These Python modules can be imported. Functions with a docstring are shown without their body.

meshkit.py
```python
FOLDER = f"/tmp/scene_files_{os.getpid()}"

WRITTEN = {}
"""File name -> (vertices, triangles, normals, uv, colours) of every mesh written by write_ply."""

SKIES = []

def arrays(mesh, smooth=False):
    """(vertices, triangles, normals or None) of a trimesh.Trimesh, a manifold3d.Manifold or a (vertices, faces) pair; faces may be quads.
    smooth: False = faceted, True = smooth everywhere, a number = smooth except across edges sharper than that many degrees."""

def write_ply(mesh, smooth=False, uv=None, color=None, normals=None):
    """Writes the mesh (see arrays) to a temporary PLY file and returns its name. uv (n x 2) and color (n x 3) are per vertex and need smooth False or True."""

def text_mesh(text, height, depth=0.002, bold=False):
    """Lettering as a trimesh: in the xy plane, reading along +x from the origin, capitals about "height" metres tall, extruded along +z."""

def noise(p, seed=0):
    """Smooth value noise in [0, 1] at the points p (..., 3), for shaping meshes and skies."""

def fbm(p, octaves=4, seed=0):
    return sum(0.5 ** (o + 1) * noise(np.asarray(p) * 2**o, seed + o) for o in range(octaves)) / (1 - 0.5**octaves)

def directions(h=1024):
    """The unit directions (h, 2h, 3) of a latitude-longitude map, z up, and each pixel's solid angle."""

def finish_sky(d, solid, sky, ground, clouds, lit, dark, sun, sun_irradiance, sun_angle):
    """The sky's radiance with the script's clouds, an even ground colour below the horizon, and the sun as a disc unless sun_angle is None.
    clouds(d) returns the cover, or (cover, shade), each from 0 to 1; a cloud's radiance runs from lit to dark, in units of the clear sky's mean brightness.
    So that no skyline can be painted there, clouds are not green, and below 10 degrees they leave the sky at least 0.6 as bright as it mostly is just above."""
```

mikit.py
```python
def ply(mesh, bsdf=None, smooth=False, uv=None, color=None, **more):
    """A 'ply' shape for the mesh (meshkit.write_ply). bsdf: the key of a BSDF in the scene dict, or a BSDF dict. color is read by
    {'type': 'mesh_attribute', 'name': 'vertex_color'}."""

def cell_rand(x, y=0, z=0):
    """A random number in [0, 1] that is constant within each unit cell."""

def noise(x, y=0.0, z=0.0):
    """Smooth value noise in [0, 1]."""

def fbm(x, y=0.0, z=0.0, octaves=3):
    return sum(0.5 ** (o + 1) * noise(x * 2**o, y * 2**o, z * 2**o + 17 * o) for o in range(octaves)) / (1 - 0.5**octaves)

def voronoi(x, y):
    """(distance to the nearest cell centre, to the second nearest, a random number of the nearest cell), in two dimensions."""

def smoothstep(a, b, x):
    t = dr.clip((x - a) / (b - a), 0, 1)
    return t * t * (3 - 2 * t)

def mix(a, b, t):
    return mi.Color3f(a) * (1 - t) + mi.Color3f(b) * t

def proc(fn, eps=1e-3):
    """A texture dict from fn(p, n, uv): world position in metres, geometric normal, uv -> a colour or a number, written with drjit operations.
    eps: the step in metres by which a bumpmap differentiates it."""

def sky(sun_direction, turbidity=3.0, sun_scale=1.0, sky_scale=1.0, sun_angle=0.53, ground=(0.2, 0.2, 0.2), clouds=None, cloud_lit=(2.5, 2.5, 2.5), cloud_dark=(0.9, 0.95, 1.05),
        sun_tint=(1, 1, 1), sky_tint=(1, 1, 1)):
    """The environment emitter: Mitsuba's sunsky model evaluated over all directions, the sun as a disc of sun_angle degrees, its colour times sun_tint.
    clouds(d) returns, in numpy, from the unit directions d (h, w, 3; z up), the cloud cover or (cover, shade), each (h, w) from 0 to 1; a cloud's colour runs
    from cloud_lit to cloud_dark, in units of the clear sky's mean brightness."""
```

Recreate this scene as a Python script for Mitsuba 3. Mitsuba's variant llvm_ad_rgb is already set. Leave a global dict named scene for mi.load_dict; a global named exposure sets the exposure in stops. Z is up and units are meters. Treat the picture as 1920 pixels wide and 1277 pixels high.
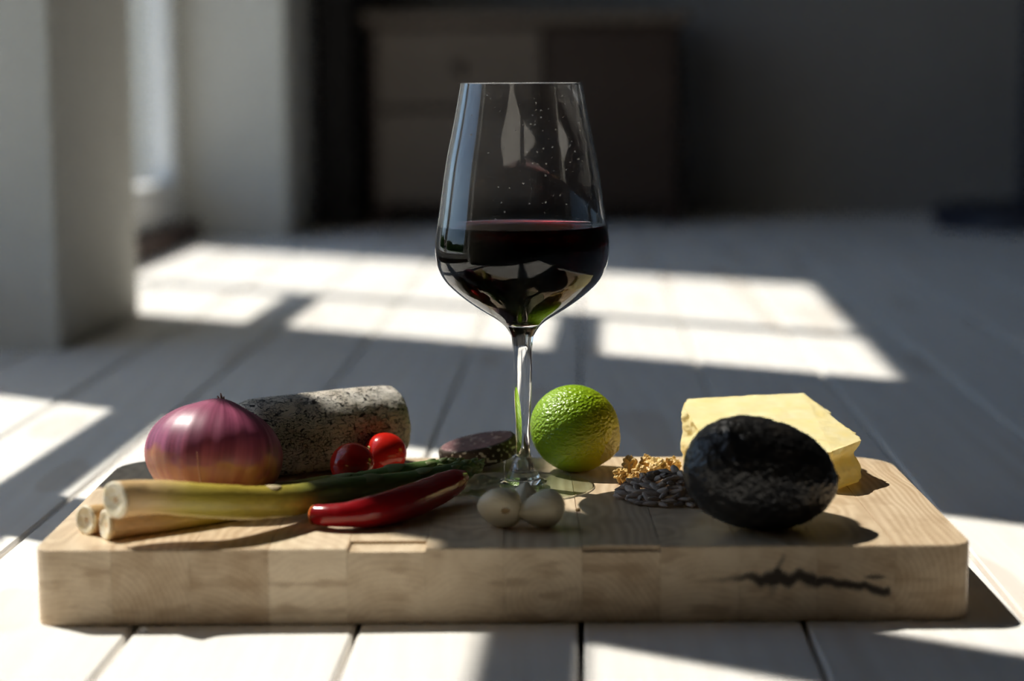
import math
import numpy as np, trimesh, drjit as dr, mitsuba as mi, mikit, meshkit
from scipy.interpolate import PchipInterpolator, CubicSpline
from shapely.geometry import Polygon, box as sbox

T = mi.ScalarTransform4f
scene, labels = {}, {}
rng = np.random.default_rng(7)

# ------------------------------------------------------------------ camera, sky, exposure
F_PX, CAM_H = 3700.0, 0.258
PITCH, ROLL = math.atan(488.5 / F_PX), math.radians(0.3)
fwd = np.array([0, math.cos(PITCH), -math.sin(PITCH)])
right = np.array([1.0, 0, 0])
up = np.cross(right, fwd) * math.cos(ROLL) + right * math.sin(ROLL)
eye = np.array([0, 0, CAM_H])
scene['camera'] = {'type': 'thinlens', 'to_world': T().look_at(origin=eye.tolist(), target=(eye + fwd).tolist(), up=up.tolist()),
                   'fov': math.degrees(2 * math.atan(960 / F_PX)), 'fov_axis': 'x', 'aperture_radius': 0.0085, 'focus_distance': 1.065,
                   'near_clip': 0.05, 'far_clip': 200.0}
SUN = (-0.62, 0.43, 1.0)
scene['sky'] = mikit.sky(SUN, turbidity=2.6, sun_scale=1.0, sky_scale=1.25, sun_angle=0.53, ground=(0.16, 0.19, 0.12), sun_tint=(0.87, 1.0, 1.18), sky_tint=(1.02, 1.0, 1.01))
exposure = 2.25

# ------------------------------------------------------------------ helpers
def key_for(name):
    if name not in scene and not any(k.startswith(name + '__') for k in scene):
        return name
    i = 1
    while True:
        k = f'{name}_{i:03d}'
        if k not in scene and not any(q.startswith(k + '__') for q in scene):
            return k
        i += 1

def obj(name, mesh, bsdf, parent=None, smooth=False, **more):
    key = key_for((parent + '__' if parent else '') + name)
    scene[key] = mikit.ply(mesh, bsdf, smooth=smooth, **more)
    return key

def again(name, source, parent=None, to_world=None, bsdf=None):
    key = key_for((parent + '__' if parent else '') + name)
    d = dict(scene[source] if isinstance(source, str) else source)
    if to_world is not None:
        d['to_world'] = to_world
    if bsdf:
        d['bsdf'] = {'type': 'ref', 'id': bsdf}
    scene[key] = d
    return key

def thing(name, label, cat, group=None):
    k = key_for(name)
    labels[k] = {'label': label, 'category': cat}
    if group:
        labels[k]['group'] = group
    return k

def tag(k, label, cat=None, group=None, kind=None):
    labels[k] = {'label': label}
    if cat: labels[k]['category'] = cat
    if group: labels[k]['group'] = group
    if kind: labels[k]['kind'] = kind
    return k

def box_mesh(lo, hi, bevel=0.0):
    lo, hi = np.minimum(lo, hi), np.maximum(lo, hi)
    if bevel <= 0:
        m = trimesh.creation.box(extents=hi - lo)
        m.apply_translation((lo + hi) / 2)
        return m
    pts = []
    for ax in range(3):
        e = np.full(3, bevel); e[ax] = 0
        for s in np.ndindex(2, 2, 2):
            s = np.array(s)
            pts.append(np.where(s == 0, lo + e, hi - e))
    return trimesh.convex.convex_hull(np.array(pts))

def boxes(lst, bevel=0.0):
    return trimesh.util.concatenate([box_mesh(np.array(a, float), np.array(b, float), bevel) for a, b in lst])

def lathe(profile, n=128, flip=False):
    """Surface of revolution about z; normals point to the right-hand side when walking the profile upwards (outwards)."""
    p = np.asarray(profile, float)
    a = np.arange(n) * 2 * np.pi / n
    v = np.stack([p[:, None, 0] * np.cos(a), p[:, None, 0] * np.sin(a), np.repeat(p[:, 1:2], n, 1)], -1).reshape(-1, 3)
    i, j = np.meshgrid(np.arange(len(p) - 1), np.arange(n), indexing='ij')
    q = np.stack([i * n + j, i * n + (j + 1) % n, (i + 1) * n + (j + 1) % n, (i + 1) * n + j], -1).reshape(-1, 4)
    f = np.vstack([q[:, [0, 1, 2]], q[:, [0, 2, 3]]])
    if flip:
        f = f[:, ::-1]
    m = trimesh.Trimesh(v, f, process=False)
    m.merge_vertices()
    m.update_faces(m.nondegenerate_faces())
    return m

def resample(prof, n):
    p = np.asarray(prof, float)
    s = np.r_[0, np.cumsum(np.linalg.norm(np.diff(p, axis=0), axis=1))]
    t = np.linspace(0, s[-1], n)
    return np.stack([PchipInterpolator(s, p[:, k])(t) for k in range(p.shape[1])], 1)

def sweep(path, radii, n=24, steps=80, caps=True, squash=1.0, wobble=0.0, seed=0):
    """A tube along a smooth curve with varying radius, round caps left to the radii."""
    p = np.asarray(path, float); r = np.asarray(radii, float)
    s = np.r_[0, np.cumsum(np.linalg.norm(np.diff(p, axis=0), axis=1))]
    t = np.linspace(0, s[-1], steps)
    c = CubicSpline(s, p)(t); rr = PchipInterpolator(s, r)(t)
    d = np.gradient(c, axis=0); d /= np.linalg.norm(d, axis=1, keepdims=True)
    a = np.cross(d, [0, 0, 1.0]); a /= np.linalg.norm(a, axis=1, keepdims=True)
    b = np.cross(a, d)
    ang = np.arange(n) * 2 * np.pi / n
    v = c[:, None] + rr[:, None, None] * (np.cos(ang)[None, :, None] * a[:, None] + squash * np.sin(ang)[None, :, None] * b[:, None])
    if wobble:
        v = v + (meshkit.fbm(v * 180, 2, seed)[..., None] - 0.5) * 2 * wobble * (v - c[:, None])
    v = v.reshape(-1, 3)
    i, j = np.meshgrid(np.arange(steps - 1), np.arange(n), indexing='ij')
    q = np.stack([i * n + j, (i + 1) * n + j, (i + 1) * n + (j + 1) % n, i * n + (j + 1) % n], -1).reshape(-1, 4)
    f = np.vstack([q[:, [0, 1, 2]], q[:, [0, 2, 3]]])
    if caps:
        k = len(v)
        v = np.vstack([v, c[0], c[-1]])
        j = np.arange(n)
        f = np.vstack([f, np.stack([np.full(n, k), j, (j + 1) % n], 1), np.stack([np.full(n, k + 1), (steps - 1) * n + (j + 1) % n, (steps - 1) * n + j], 1)])
    m = trimesh.Trimesh(v, f, process=False)
    if m.is_watertight and m.volume < 0:
        m.invert()
    return m, (c, rr, d, a, b)

def blob(size, sub=4, amp=0.0, freq=1.0, seed=0, octaves=3):
    m = trimesh.creation.icosphere(subdivisions=sub)
    v = np.array(m.vertices)
    if amp:
        v = v * (1 + amp * 2 * (meshkit.fbm(v * freq + 10, octaves, seed)[:, None] - 0.5))
    m.vertices = v * np.asarray(size)
    return m

def drop(L, W, H, sub=2, power=0.7, base=0.0):
    """A seed or leaf scale: pointed at +x, round at -x."""
    m = trimesh.creation.icosphere(subdivisions=sub)
    v = np.array(m.vertices)
    x = v[:, 0]
    k = np.clip((1 - x) / 2, 0, 1) ** power * 1.5
    ring = np.sqrt(np.maximum(1 - x * x, 0)) + 1e-9
    prof = np.sqrt(np.maximum(1 + x, 0)) * np.maximum(1 - x, 0) ** (0.5 + power * 0.5) * 0.85
    v[:, 1] *= prof / ring
    v[:, 2] *= prof / ring
    m.vertices = v * [L / 2, W / 2, H / 2]
    return m

def frame(x_axis, up_hint=(0, 0, 1)):
    x = np.asarray(x_axis, float); x /= np.linalg.norm(x)
    y = np.cross(up_hint, x)
    if np.linalg.norm(y) < 1e-6: y = np.cross([0, 1, 0], x)
    y /= np.linalg.norm(y)
    z = np.cross(x, y)
    m = np.eye(4); m[:3, 0], m[:3, 1], m[:3, 2] = x, y, z
    return m

def placed(m, mat, at=(0, 0, 0)):
    m = m.copy(); M = np.array(mat, float).copy(); M[:3, 3] = at
    m.apply_transform(M)
    return m

def T4(mat, at):
    M = np.array(mat, float).copy(); M[:3, 3] = at
    return T(M.tolist())

# ------------------------------------------------------------------ materials
def mat(key, d):
    scene[key] = d
    return key

def two(d):
    return {'type': 'twosided', 'bsdf': d}

def rgb(*c):
    return {'type': 'rgb', 'value': list(c)}

def prin(color, rough=0.6, **k):
    c = color if isinstance(color, dict) else rgb(*color)
    return {'type': 'principled', 'base_color': c, 'roughness': rough, **k}

N, FB, SS, MIX = mikit.noise, mikit.fbm, mikit.smoothstep, mikit.mix
PL_W, PL_K, PL_0 = 0.1066, 0.035, 0.0003        # plank pitch, its skew to the view, position of a joint at y = 0

def plank_color(p, n, uv):
    u = (p.x - PL_K * p.y - PL_0) / PL_W
    i = dr.floor(u)
    r = mikit.cell_rand(i, 3, 1)
    g = FB(p.x * 55 + r * 40 + 1.6 * FB(p.x * 9 + r * 9, p.y * 1.1, 2.0), p.y * 2.2 + r * 30, 0.5, 3)
    fine = FB(p.x * 420, p.y * 14, r * 10, 2)
    rings = dr.sin((p.x * 160 + 14 * FB(p.x * 7 + r * 50, p.y * 1.3 + r * 20, 0.0, 2)) * 2.0)
    t = 0.45 * g + 0.3 * fine + 0.06 * rings + 0.12 * r
    c = MIX((0.77, 0.735, 0.69), (0.885, 0.875, 0.855), dr.clip(1.5 * t - 0.25, 0, 1))
    knot = SS(0.80, 0.86, N(p.x * 24 + r * 70, p.y * 5 + r * 33, 4.0))
    return MIX(c, (0.62, 0.54, 0.46), 0.45 * knot)
mat('mat_plank', prin(mikit.proc(plank_color), 0.55, specular=0.35))

ST_W, ST_0 = 0.03742, -0.2290
WOOD_A, WOOD_B, WOOD_C = (0.37, 0.245, 0.135), (0.79, 0.655, 0.475), (0.34, 0.22, 0.12)
def dark_knot(p):
    # dark knot streak in the end grain on the right of the board
    x = p.x + 0.004 * (FB(p.x * 150, p.z * 150, 2.0, 2) - 0.5)
    mid = 0.0212 - 0.16 * dr.maximum(x - 0.140, 0) + 0.004 * (FB(p.x * 220, 2.0, 0.0, 2) - 0.5)
    w = 0.0011 + 0.0024 * SS(0.105, 0.122, x) * (1 - 0.6 * SS(0.14, 0.15, x)) * (0.5 + FB(p.x * 160, p.z * 90, 0.0, 2))
    streak = (1 - SS(0.45, 1.5, dr.abs(p.z - mid) / w)) * SS(0.090, 0.118, x) * (1 - SS(0.1795, 0.1815, p.x))
    spur = (1 - SS(0.0004, 0.0022, dr.abs(x - 0.1255 - 0.30 * (p.z - 0.0205)))) * SS(0.010, 0.02, p.z) * (1 - SS(0.030, 0.035, p.z))
    eye_ = (1 - SS(0.6, 1.3, dr.sqrt(dr.square((p.x - 0.173) / 0.0050) + dr.square((p.z - 0.0215) / 0.0012))))
    return streak + 0.55 * spur + 0.8 * eye_
def board_color(p, n, uv):
    i = dr.floor((p.x - ST_0) / ST_W)
    r = mikit.cell_rand(i, 7, 2)
    r2 = mikit.cell_rand(i, 9, 5)
    lon = FB(p.x * 260 + 2.5 * FB(p.x * 30 + r * 9, p.y * 12, 1.0, 2), p.y * 16 + r * 20, p.z * 200, 3)
    cx, cz = (r - 0.5) * 0.06, (r2 - 0.5) * 0.12 - 0.03
    xl = p.x - (ST_0 + (i + 0.5) * ST_W) - cx
    rad = dr.sqrt(xl * xl + dr.square(p.z - cz)) * (1 + 0.25 * FB(p.x * 40, p.y * 20, p.z * 40, 2))
    ring = 0.5 + 0.5 * dr.sin(rad * 2 * 3.14159 / 0.0032 + 6 * FB(p.x * 15, p.y * 9 + r * 9, p.z * 15, 2))
    t = dr.clip(0.55 * lon + 0.22 * ring + 0.35 * r, 0, 1)
    c = MIX(WOOD_A, WOOD_B, t)
    blotch = SS(0.55, 0.8, FB(p.x * 60 + r * 8, p.y * 40, p.z * 90, 3))
    c = MIX(c, WOOD_C, 0.40 * blotch)
    return c
mat('mat_board', prin(mikit.proc(board_color), 0.40, specular=0.5))
def end_grain_color(p, n, uv):
    i = dr.floor((p.x - ST_0) / ST_W)
    r, r2 = mikit.cell_rand(i, 7, 2), mikit.cell_rand(i, 9, 5)
    xl = p.x - (ST_0 + (i + 0.5) * ST_W) - (r - 0.5) * 0.06
    cz = (r2 - 0.5) * 0.12 - 0.03
    rad = dr.sqrt(xl * xl + dr.square(p.z - cz)) * (1 + 0.25 * FB(p.x * 40, p.y * 20, p.z * 40, 2))
    ring = 0.5 + 0.5 * dr.sin(rad * 2 * 3.14159 / 0.0032 + 6 * FB(p.x * 15, p.y * 9 + r * 9, p.z * 15, 2))
    t = dr.clip(0.45 * FB(p.x * 130, 1.0, p.z * 90, 3) + 0.12 * ring + 0.5 * r + 0.1 * FB(p.x * 700, 1.0, p.z * 500, 2), 0, 1)
    c = MIX(WOOD_A, WOOD_B, t)
    c = MIX(c, WOOD_C, 0.55 * SS(0.5, 0.75, FB(p.x * 55 + 4, r * 8, p.z * 150, 3)))
    return MIX(c, (0.012, 0.007, 0.005), dr.clip(dark_knot(p), 0, 1) * 0.95)
mat('mat_board_end', prin(mikit.proc(end_grain_color), 0.6, specular=0.3))

def plaster(a, b, s=2.0):
    def f(p, n, uv):
        return MIX(a, b, FB(p.x * s, p.y * s, p.z * s, 4))
    return f
mat('mat_plaster', prin(mikit.proc(plaster((0.54, 0.53, 0.485), (0.63, 0.62, 0.57))), 0.8, specular=0.2))
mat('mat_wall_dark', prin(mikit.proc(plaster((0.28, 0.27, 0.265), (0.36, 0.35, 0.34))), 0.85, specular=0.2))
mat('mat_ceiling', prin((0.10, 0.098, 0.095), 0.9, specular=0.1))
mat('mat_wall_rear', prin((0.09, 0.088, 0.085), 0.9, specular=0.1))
mat('mat_hedge', prin(mikit.proc(plaster((0.015, 0.04, 0.008), (0.09, 0.15, 0.03), 9.0)), 0.8, specular=0.2))
mat('mat_frame', prin((0.78, 0.78, 0.76), 0.45))
mat('mat_threshold', prin((0.06, 0.03, 0.02), 0.6))
mat('mat_pane', {'type': 'thindielectric', 'int_ior': 1.5})
mat('mat_subfloor', prin((0.05, 0.04, 0.03), 0.9))
mat('mat_lawn', prin(mikit.proc(plaster((0.16, 0.24, 0.07), (0.28, 0.35, 0.13), 6.0)), 0.9, specular=0.1))
mat('mat_paving', prin((0.66, 0.66, 0.59), 0.9, specular=0.1))
mat('mat_glass', {'type': 'dielectric', 'int_ior': 1.5, 'ext_ior': 1.0})
mat('mat_glass_sheet', {'type': 'thindielectric', 'int_ior': 1.5, 'specular_transmittance': rgb(0.80, 0.88, 0.83)})
mat('mat_wine_glass', {'type': 'dielectric', 'int_ior': 1.345, 'ext_ior': 1.5})
mat('mat_wine_top', {'type': 'dielectric', 'int_ior': 1.345, 'ext_ior': 1.0})
mat('mat_dust', prin((0.8, 0.8, 0.8), 0.9))

# ------------------------------------------------------------------ floor
def plank_mesh(y0, y1):
    w = PL_W / 2 - 0.0014
    b = 0.0012
    pts = []
    for y in (y0, y1):
        for x, z in ((-w, -0.022), (w, -0.022), (w, -b), (w - b, 0.0), (-w + b, 0.0), (-w, -b)):
            pts.append((x + PL_K * y, y, z))
    return trimesh.convex.convex_hull(np.array(pts))
plank = None
for i in range(-10, 32):
    off = PL_0 + (i + 0.5) * PL_W
    at = T().translate([off, 0, 0])
    if plank is None:
        plank = mikit.ply(plank_mesh(-2.7, 4.05), 'mat_plank')
    again('plank', plank, 'floor', at)
obj('subfloor', box_mesh(np.array([-1.4, -2.8, -0.06]), np.array([3.9, 4.2, -0.0225])), 'mat_subfloor', 'floor')
tag('floor', 'whitewashed plank floor running away from the camera', kind='structure')

# ------------------------------------------------------------------ room shell, in a frame turned 3 degrees (X across, Y along the window wall)
WK = 0.052
RM = np.array([[1, WK, 0, 0], [-WK, 1, 0, 0], [0, 0, math.sqrt(1 + WK * WK), 0], [0, 0, 0, math.sqrt(1 + WK * WK)]]) / math.sqrt(1 + WK * WK)
def room(m):
    m = m.copy(); m.apply_transform(RM); return m
XI, XO, XW = -0.534, -0.95, -0.73
OP = [(0.86, 1.868), (2.185, 3.22)]
HT, CE = 1.90, 2.7
left = [((XO, -2.7, -0.05), (XI, OP[0][0], CE)), ((XO, OP[0][1], -0.05), (XI, OP[1][0], CE)), ((XO, OP[1][1], -0.05), (XI, 3.95, CE))]
left += [((XO, a, HT), (XI, b, CE)) for a, b in OP]
def struct(name, mesh, m, label):
    k = obj(name, room(mesh), m)
    return tag(k, label, kind='structure')
struct('wall_left', boxes(left, 0.004), 'mat_plaster', 'thick pale plaster wall with deep window reveals on the left')
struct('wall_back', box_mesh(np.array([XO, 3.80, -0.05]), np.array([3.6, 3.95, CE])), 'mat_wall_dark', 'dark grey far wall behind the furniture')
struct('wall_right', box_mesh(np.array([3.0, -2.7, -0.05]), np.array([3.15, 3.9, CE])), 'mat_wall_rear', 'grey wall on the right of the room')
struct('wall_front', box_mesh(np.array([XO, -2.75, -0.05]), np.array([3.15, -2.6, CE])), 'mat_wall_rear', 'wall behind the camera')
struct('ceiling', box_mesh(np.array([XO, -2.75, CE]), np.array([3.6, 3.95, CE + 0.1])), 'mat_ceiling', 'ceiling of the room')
struct('ground', box_mesh(np.array([-40, -40, -0.4]), np.array([XO - 3.2, 40, -0.2])), 'mat_lawn', 'lawn outside the windows')
struct('terrace', box_mesh(np.array([XO - 3.2, -20, -0.4]), np.array([XO, 20, -0.12])), 'mat_paving', 'paved strip outside along the window wall')

hedge = box_mesh(np.array([-7.4, -14, -0.4]), np.array([-6.2, 18, 0.35])).subdivide_to_size(0.35)
hedge.merge_vertices()
hv = np.array(hedge.vertices)
hedge.vertices = hv + (np.stack([meshkit.fbm(hv * 1.3 + o_, 3, 3) for o_ in (0, 7, 13)], 1) - 0.5) * [1.2, 0.8, 1.6]
struct('hedge_outside', hedge, 'mat_hedge', 'low green hedge in the garden outside the windows')

def window(n, y0, y1, bars, muntin_spans, label):
    w = f'window_{n}'
    labels[w] = {'label': label, 'kind': 'structure'}
    x0, x1 = XW - 0.02, XW + 0.02
    part = lambda name, lst, m='mat_frame', bev=0.002: obj(name, room(boxes(lst, bev)), m, w)
    part('jamb', [((x0, y0, 0.0), (x1, y0 + 0.05, HT))])
    part('jamb', [((x0, y1 - 0.05, 0.0), (x1, y1, HT))])
    part('top_rail', [((x0, y0 + 0.05, 1.553), (x1, y1 - 0.05, HT))])
    part('bottom_rail', [((x0, y0 + 0.05, 0.03), (x1, y1 - 0.05, 0.10))])
    part('threshold', [((x0 - 0.02, y0, 0.0), (x1 + 0.03, y1, 0.03))], 'mat_threshold')
    for c, wd, dp in bars:
        part('stile', [((XW - dp / 2, c - wd / 2, 0.10), (XW + dp / 2, c + wd / 2, 1.553))])
    for a, b in muntin_spans:
        for zc in (0.558, 1.083):
            part('muntin', [((XW - 0.015, a, zc - 0.0185), (XW + 0.015, b, zc + 0.0185))])
    edges = [y0 + 0.05] + [c for c, _, _ in bars] + [y1 - 0.05]
    for a, b in zip(edges, edges[1:]):
        quad = (np.array([[XW, a, 0.09], [XW, b, 0.09], [XW, b, 1.57], [XW, a, 1.57]]), np.array([[0, 1, 2], [0, 2, 3]]))
        obj('pane', room(trimesh.Trimesh(*quad, process=False)), 'mat_pane', w)
window(1, *OP[0], [(1.3850, 0.083, 0.05)], [(0.91, 1.3435), (1.4265, 1.818)], 'near window with wide meeting stiles just outside the frame')
window(2, *OP[1], [(2.598, 0.022, 0.035)], [(2.235, 2.587)], 'bright tall window between the two pale piers')

# ------------------------------------------------------------------ furniture by the far wall
mat('mat_chest_front', prin(mikit.proc(plaster((0.13, 0.098, 0.072), (0.18, 0.14, 0.108), 8.0)), 0.5))
mat('mat_chest_dark', prin(mikit.proc(plaster((0.028, 0.014, 0.009), (0.045, 0.024, 0.016), 8.0)), 0.5))
mat('mat_black', prin((0.008, 0.007, 0.007), 0.7))
mat('mat_navy', prin((0.02, 0.025, 0.045), 0.5))
mat('mat_globe', prin((0.75, 0.75, 0.74), 0.4))
yc = 3.50
c = thing('wooden_chest', 'low dark wooden chest with two lighter drawers standing against the far wall', 'chest')
obj('body', box_mesh(np.array([-0.245, yc, 0.03]), np.array([0.30, yc + 0.22, 0.355]), 0.004), 'mat_chest_dark', c)
obj('top', box_mesh(np.array([-0.26, yc - 0.012, 0.355]), np.array([0.315, yc + 0.23, 0.377]), 0.004), 'mat_chest_front', c)
for z0, z1 in ((0.045, 0.205), (0.212, 0.348)):
    d = obj('drawer', box_mesh(np.array([-0.235, yc - 0.014, z0]), np.array([0.055, yc + 0.002, z1]), 0.003), 'mat_chest_front', c)
    obj('knob', placed(blob((0.011, 0.011, 0.011), 2), np.eye(4), (-0.09, yc - 0.02, (z0 + z1) / 2)), 'mat_chest_dark', d, smooth=True)
obj('door', box_mesh(np.array([0.065, yc - 0.014, 0.045]), np.array([0.29, yc + 0.002, 0.348]), 0.003), 'mat_chest_dark', c)
for x in (-0.215, 0.27):
    for y in (yc + 0.03, yc + 0.19):
        s = 1 if x > 0 else -1
        pts = [(x + s * 0.03 + dx * 0.014, y + dy * 0.014, 0.0) for dx in (-1, 1) for dy in (-1, 1)] + [(x + dx * 0.02, y + dy * 0.02, 0.034) for dx in (-1, 1) for dy in (-1, 1)]
        obj('leg', trimesh.convex.convex_hull(np.array(pts)), 'mat_chest_dark', c)
s = thing('stove', 'black iron stove with flared base left of the wooden chest', 'stove')
obj('body', trimesh.convex.convex_hull(np.array([(x, y, z) for z, a, b in ((0.05, -0.338, -0.275), (0.62, -0.338, -0.275)) for x in (a, b) for y in (yc - 0.02, yc + 0.22)])), 'mat_black', s)
obj('base', trimesh.convex.convex_hull(np.array([(x, y, z) for z, a, b in ((0.0, -0.342, -0.266), (0.05, -0.338, -0.275)) for x in (a, b) for y in (yc - 0.03, yc + 0.23)])), 'mat_black', s)
obj('door', box_mesh(np.array([-0.33, yc - 0.032, 0.16]), np.array([-0.283, yc - 0.02, 0.5]), 0.003), 'mat_black', s)
l = thing('floor_lamp', 'dark floor lamp with wide navy base at the right edge', 'lamp')
LX, LY = 0.905, 3.42
obj('base', placed(lathe(np.array([(1e-5, 0.0), (0.165, 0.0), (0.17, 0.005), (0.17, 0.03), (0.16, 0.038), (0.03, 0.042), (1e-5, 0.042)]), 48), np.eye(4), (LX, LY, 0.0)), 'mat_navy', l, smooth=40)
obj('pole', placed(lathe(np.array([(0.013, 0.04), (0.013, 1.5)]), 24), np.eye(4), (LX - 0.015, LY, 0.0)), 'mat_navy', l, smooth=True)
obj('globe', placed(blob((0.05, 0.05, 0.055), 3), np.eye(4), (LX + 0.047, LY - 0.01, 0.172)), 'mat_globe', l, smooth=True)

# ------------------------------------------------------------------ chopping board of twelve staves
BX0, BX1, BY0, BY1, BZ = -0.2290, 0.2200, 0.9185, 1.1480, 0.037
def rounded_outline():
    pts = []
    def arc(cx, cy, r, a0, a1, n=9):
        for a in np.linspace(math.radians(a0), math.radians(a1), n):
            pts.append((cx + r * math.cos(a), cy + r * math.sin(a)))
    arc(BX0 + 0.012, BY0 + 0.011, 0.012, 180, 270)
    arc(BX1 - 0.012, BY0 + 0.014, 0.012, 270, 360)
    arc(BX1 - 0.030, BY1 - 0.033, 0.030, 0, 90)
    arc(BX0 + 0.032, BY1 - 0.032, 0.032, 90, 180)
    return Polygon(pts).buffer(0)
outline = rounded_outline()
bd = thing('chopping_board', 'thick pale wooden chopping board lying on the plank floor', 'chopping board')
NST = 12
for i in range(NST):
    a, b = ST_0 + i * ST_W, ST_0 + (i + 1) * ST_W
    g = 0.00006
    piece = outline.intersection(sbox(a + (g if i else -1), -1, b - (g if i < NST - 1 else -1), 2))
    dz = float(rng.uniform(-0.0001, 0.0001))
    pts = []
    for z, ins in ((0.0, 0.0008), (0.0008, 0.0), (BZ - 0.0007 + dz, 0.0), (BZ + dz, 0.0006)):
        pl = piece if ins == 0 else outline.buffer(-ins).intersection(sbox(a + g + 0.25 * ins, -1, b - g - 0.25 * ins, 2))
        pts += [(x, y, z) for x, y in pl.exterior.coords]
    m = trimesh.convex.convex_hull(np.array(pts))
    notch = {4: ((-0.0788, 0.9350), (b, 0.0016)), 7: ((a, 0.9225), (b, 0.0026))}.get(i)
    if notch:
        (x0, ye), (x1, h) = notch
        m = trimesh.boolean.difference([m, box_mesh(np.array([x0, BY0 - 0.02, BZ - h]), np.array([x1 + 0.0005, ye, BZ + 0.01]))], engine='manifold')
    fn = np.asarray(m.face_normals)
    front = fn[:, 1] < -0.5
    sk = obj('stave', m.submesh([np.where(~front)[0]], append=True), 'mat_board', bd)
    ek = obj('end_grain', m.submesh([np.where(front)[0]], append=True), 'mat_board_end', sk)
    labels[ek] = {'label': 'end grain of the stave'}

# ------------------------------------------------------------------ wine glass and wine
GX, GY = 0.0057, 1.061
cm = 0.01
outer = np.array([(0.60, 12.04), (0.80, 12.53), (1.18, 12.86), (1.52, 13.06), (2.05, 13.36), (2.72, 13.80), (3.22, 14.16), (3.66, 14.55), (4.25, 15.10), (4.58, 15.80), (4.70, 16.40), (4.72, 16.90),
                  (4.67, 17.5), (4.56, 18.06), (4.37, 19.38), (4.02, 21.72), (3.68, 23.31), (3.25, 25.62)]) * cm
wall = 0.0011
o = resample(outer, 150)
_w = np.exp(-0.5 * (np.arange(-12, 13) / 4.5) ** 2); _w /= _w.sum()
_pad = np.vstack([2 * o[0] - o[12:0:-1], o, 2 * o[-1] - o[-2:-14:-1]])
o = np.stack([np.convolve(_pad[:, k_], _w, 'valid') for k_ in (0, 1)], 1)
o[0] = outer[0]
tan = np.gradient(o, axis=0); tan /= np.linalg.norm(tan, axis=1, keepdims=True)
nin = np.stack([-tan[:, 1], tan[:, 0]], 1)
thick = wall + 0.0012 * np.clip((0.142 - o[:, 1]) / 0.02, 0, 1) ** 2
inn = o + nin * thick[:, None]
inn = inn[(inn[:, 1] > 0.1318) & (inn[:, 0] > 0.0105)]
inn = np.vstack([[(1e-6, 0.1282), (0.0035, 0.1284), (0.0070, 0.1292)], inn])
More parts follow.
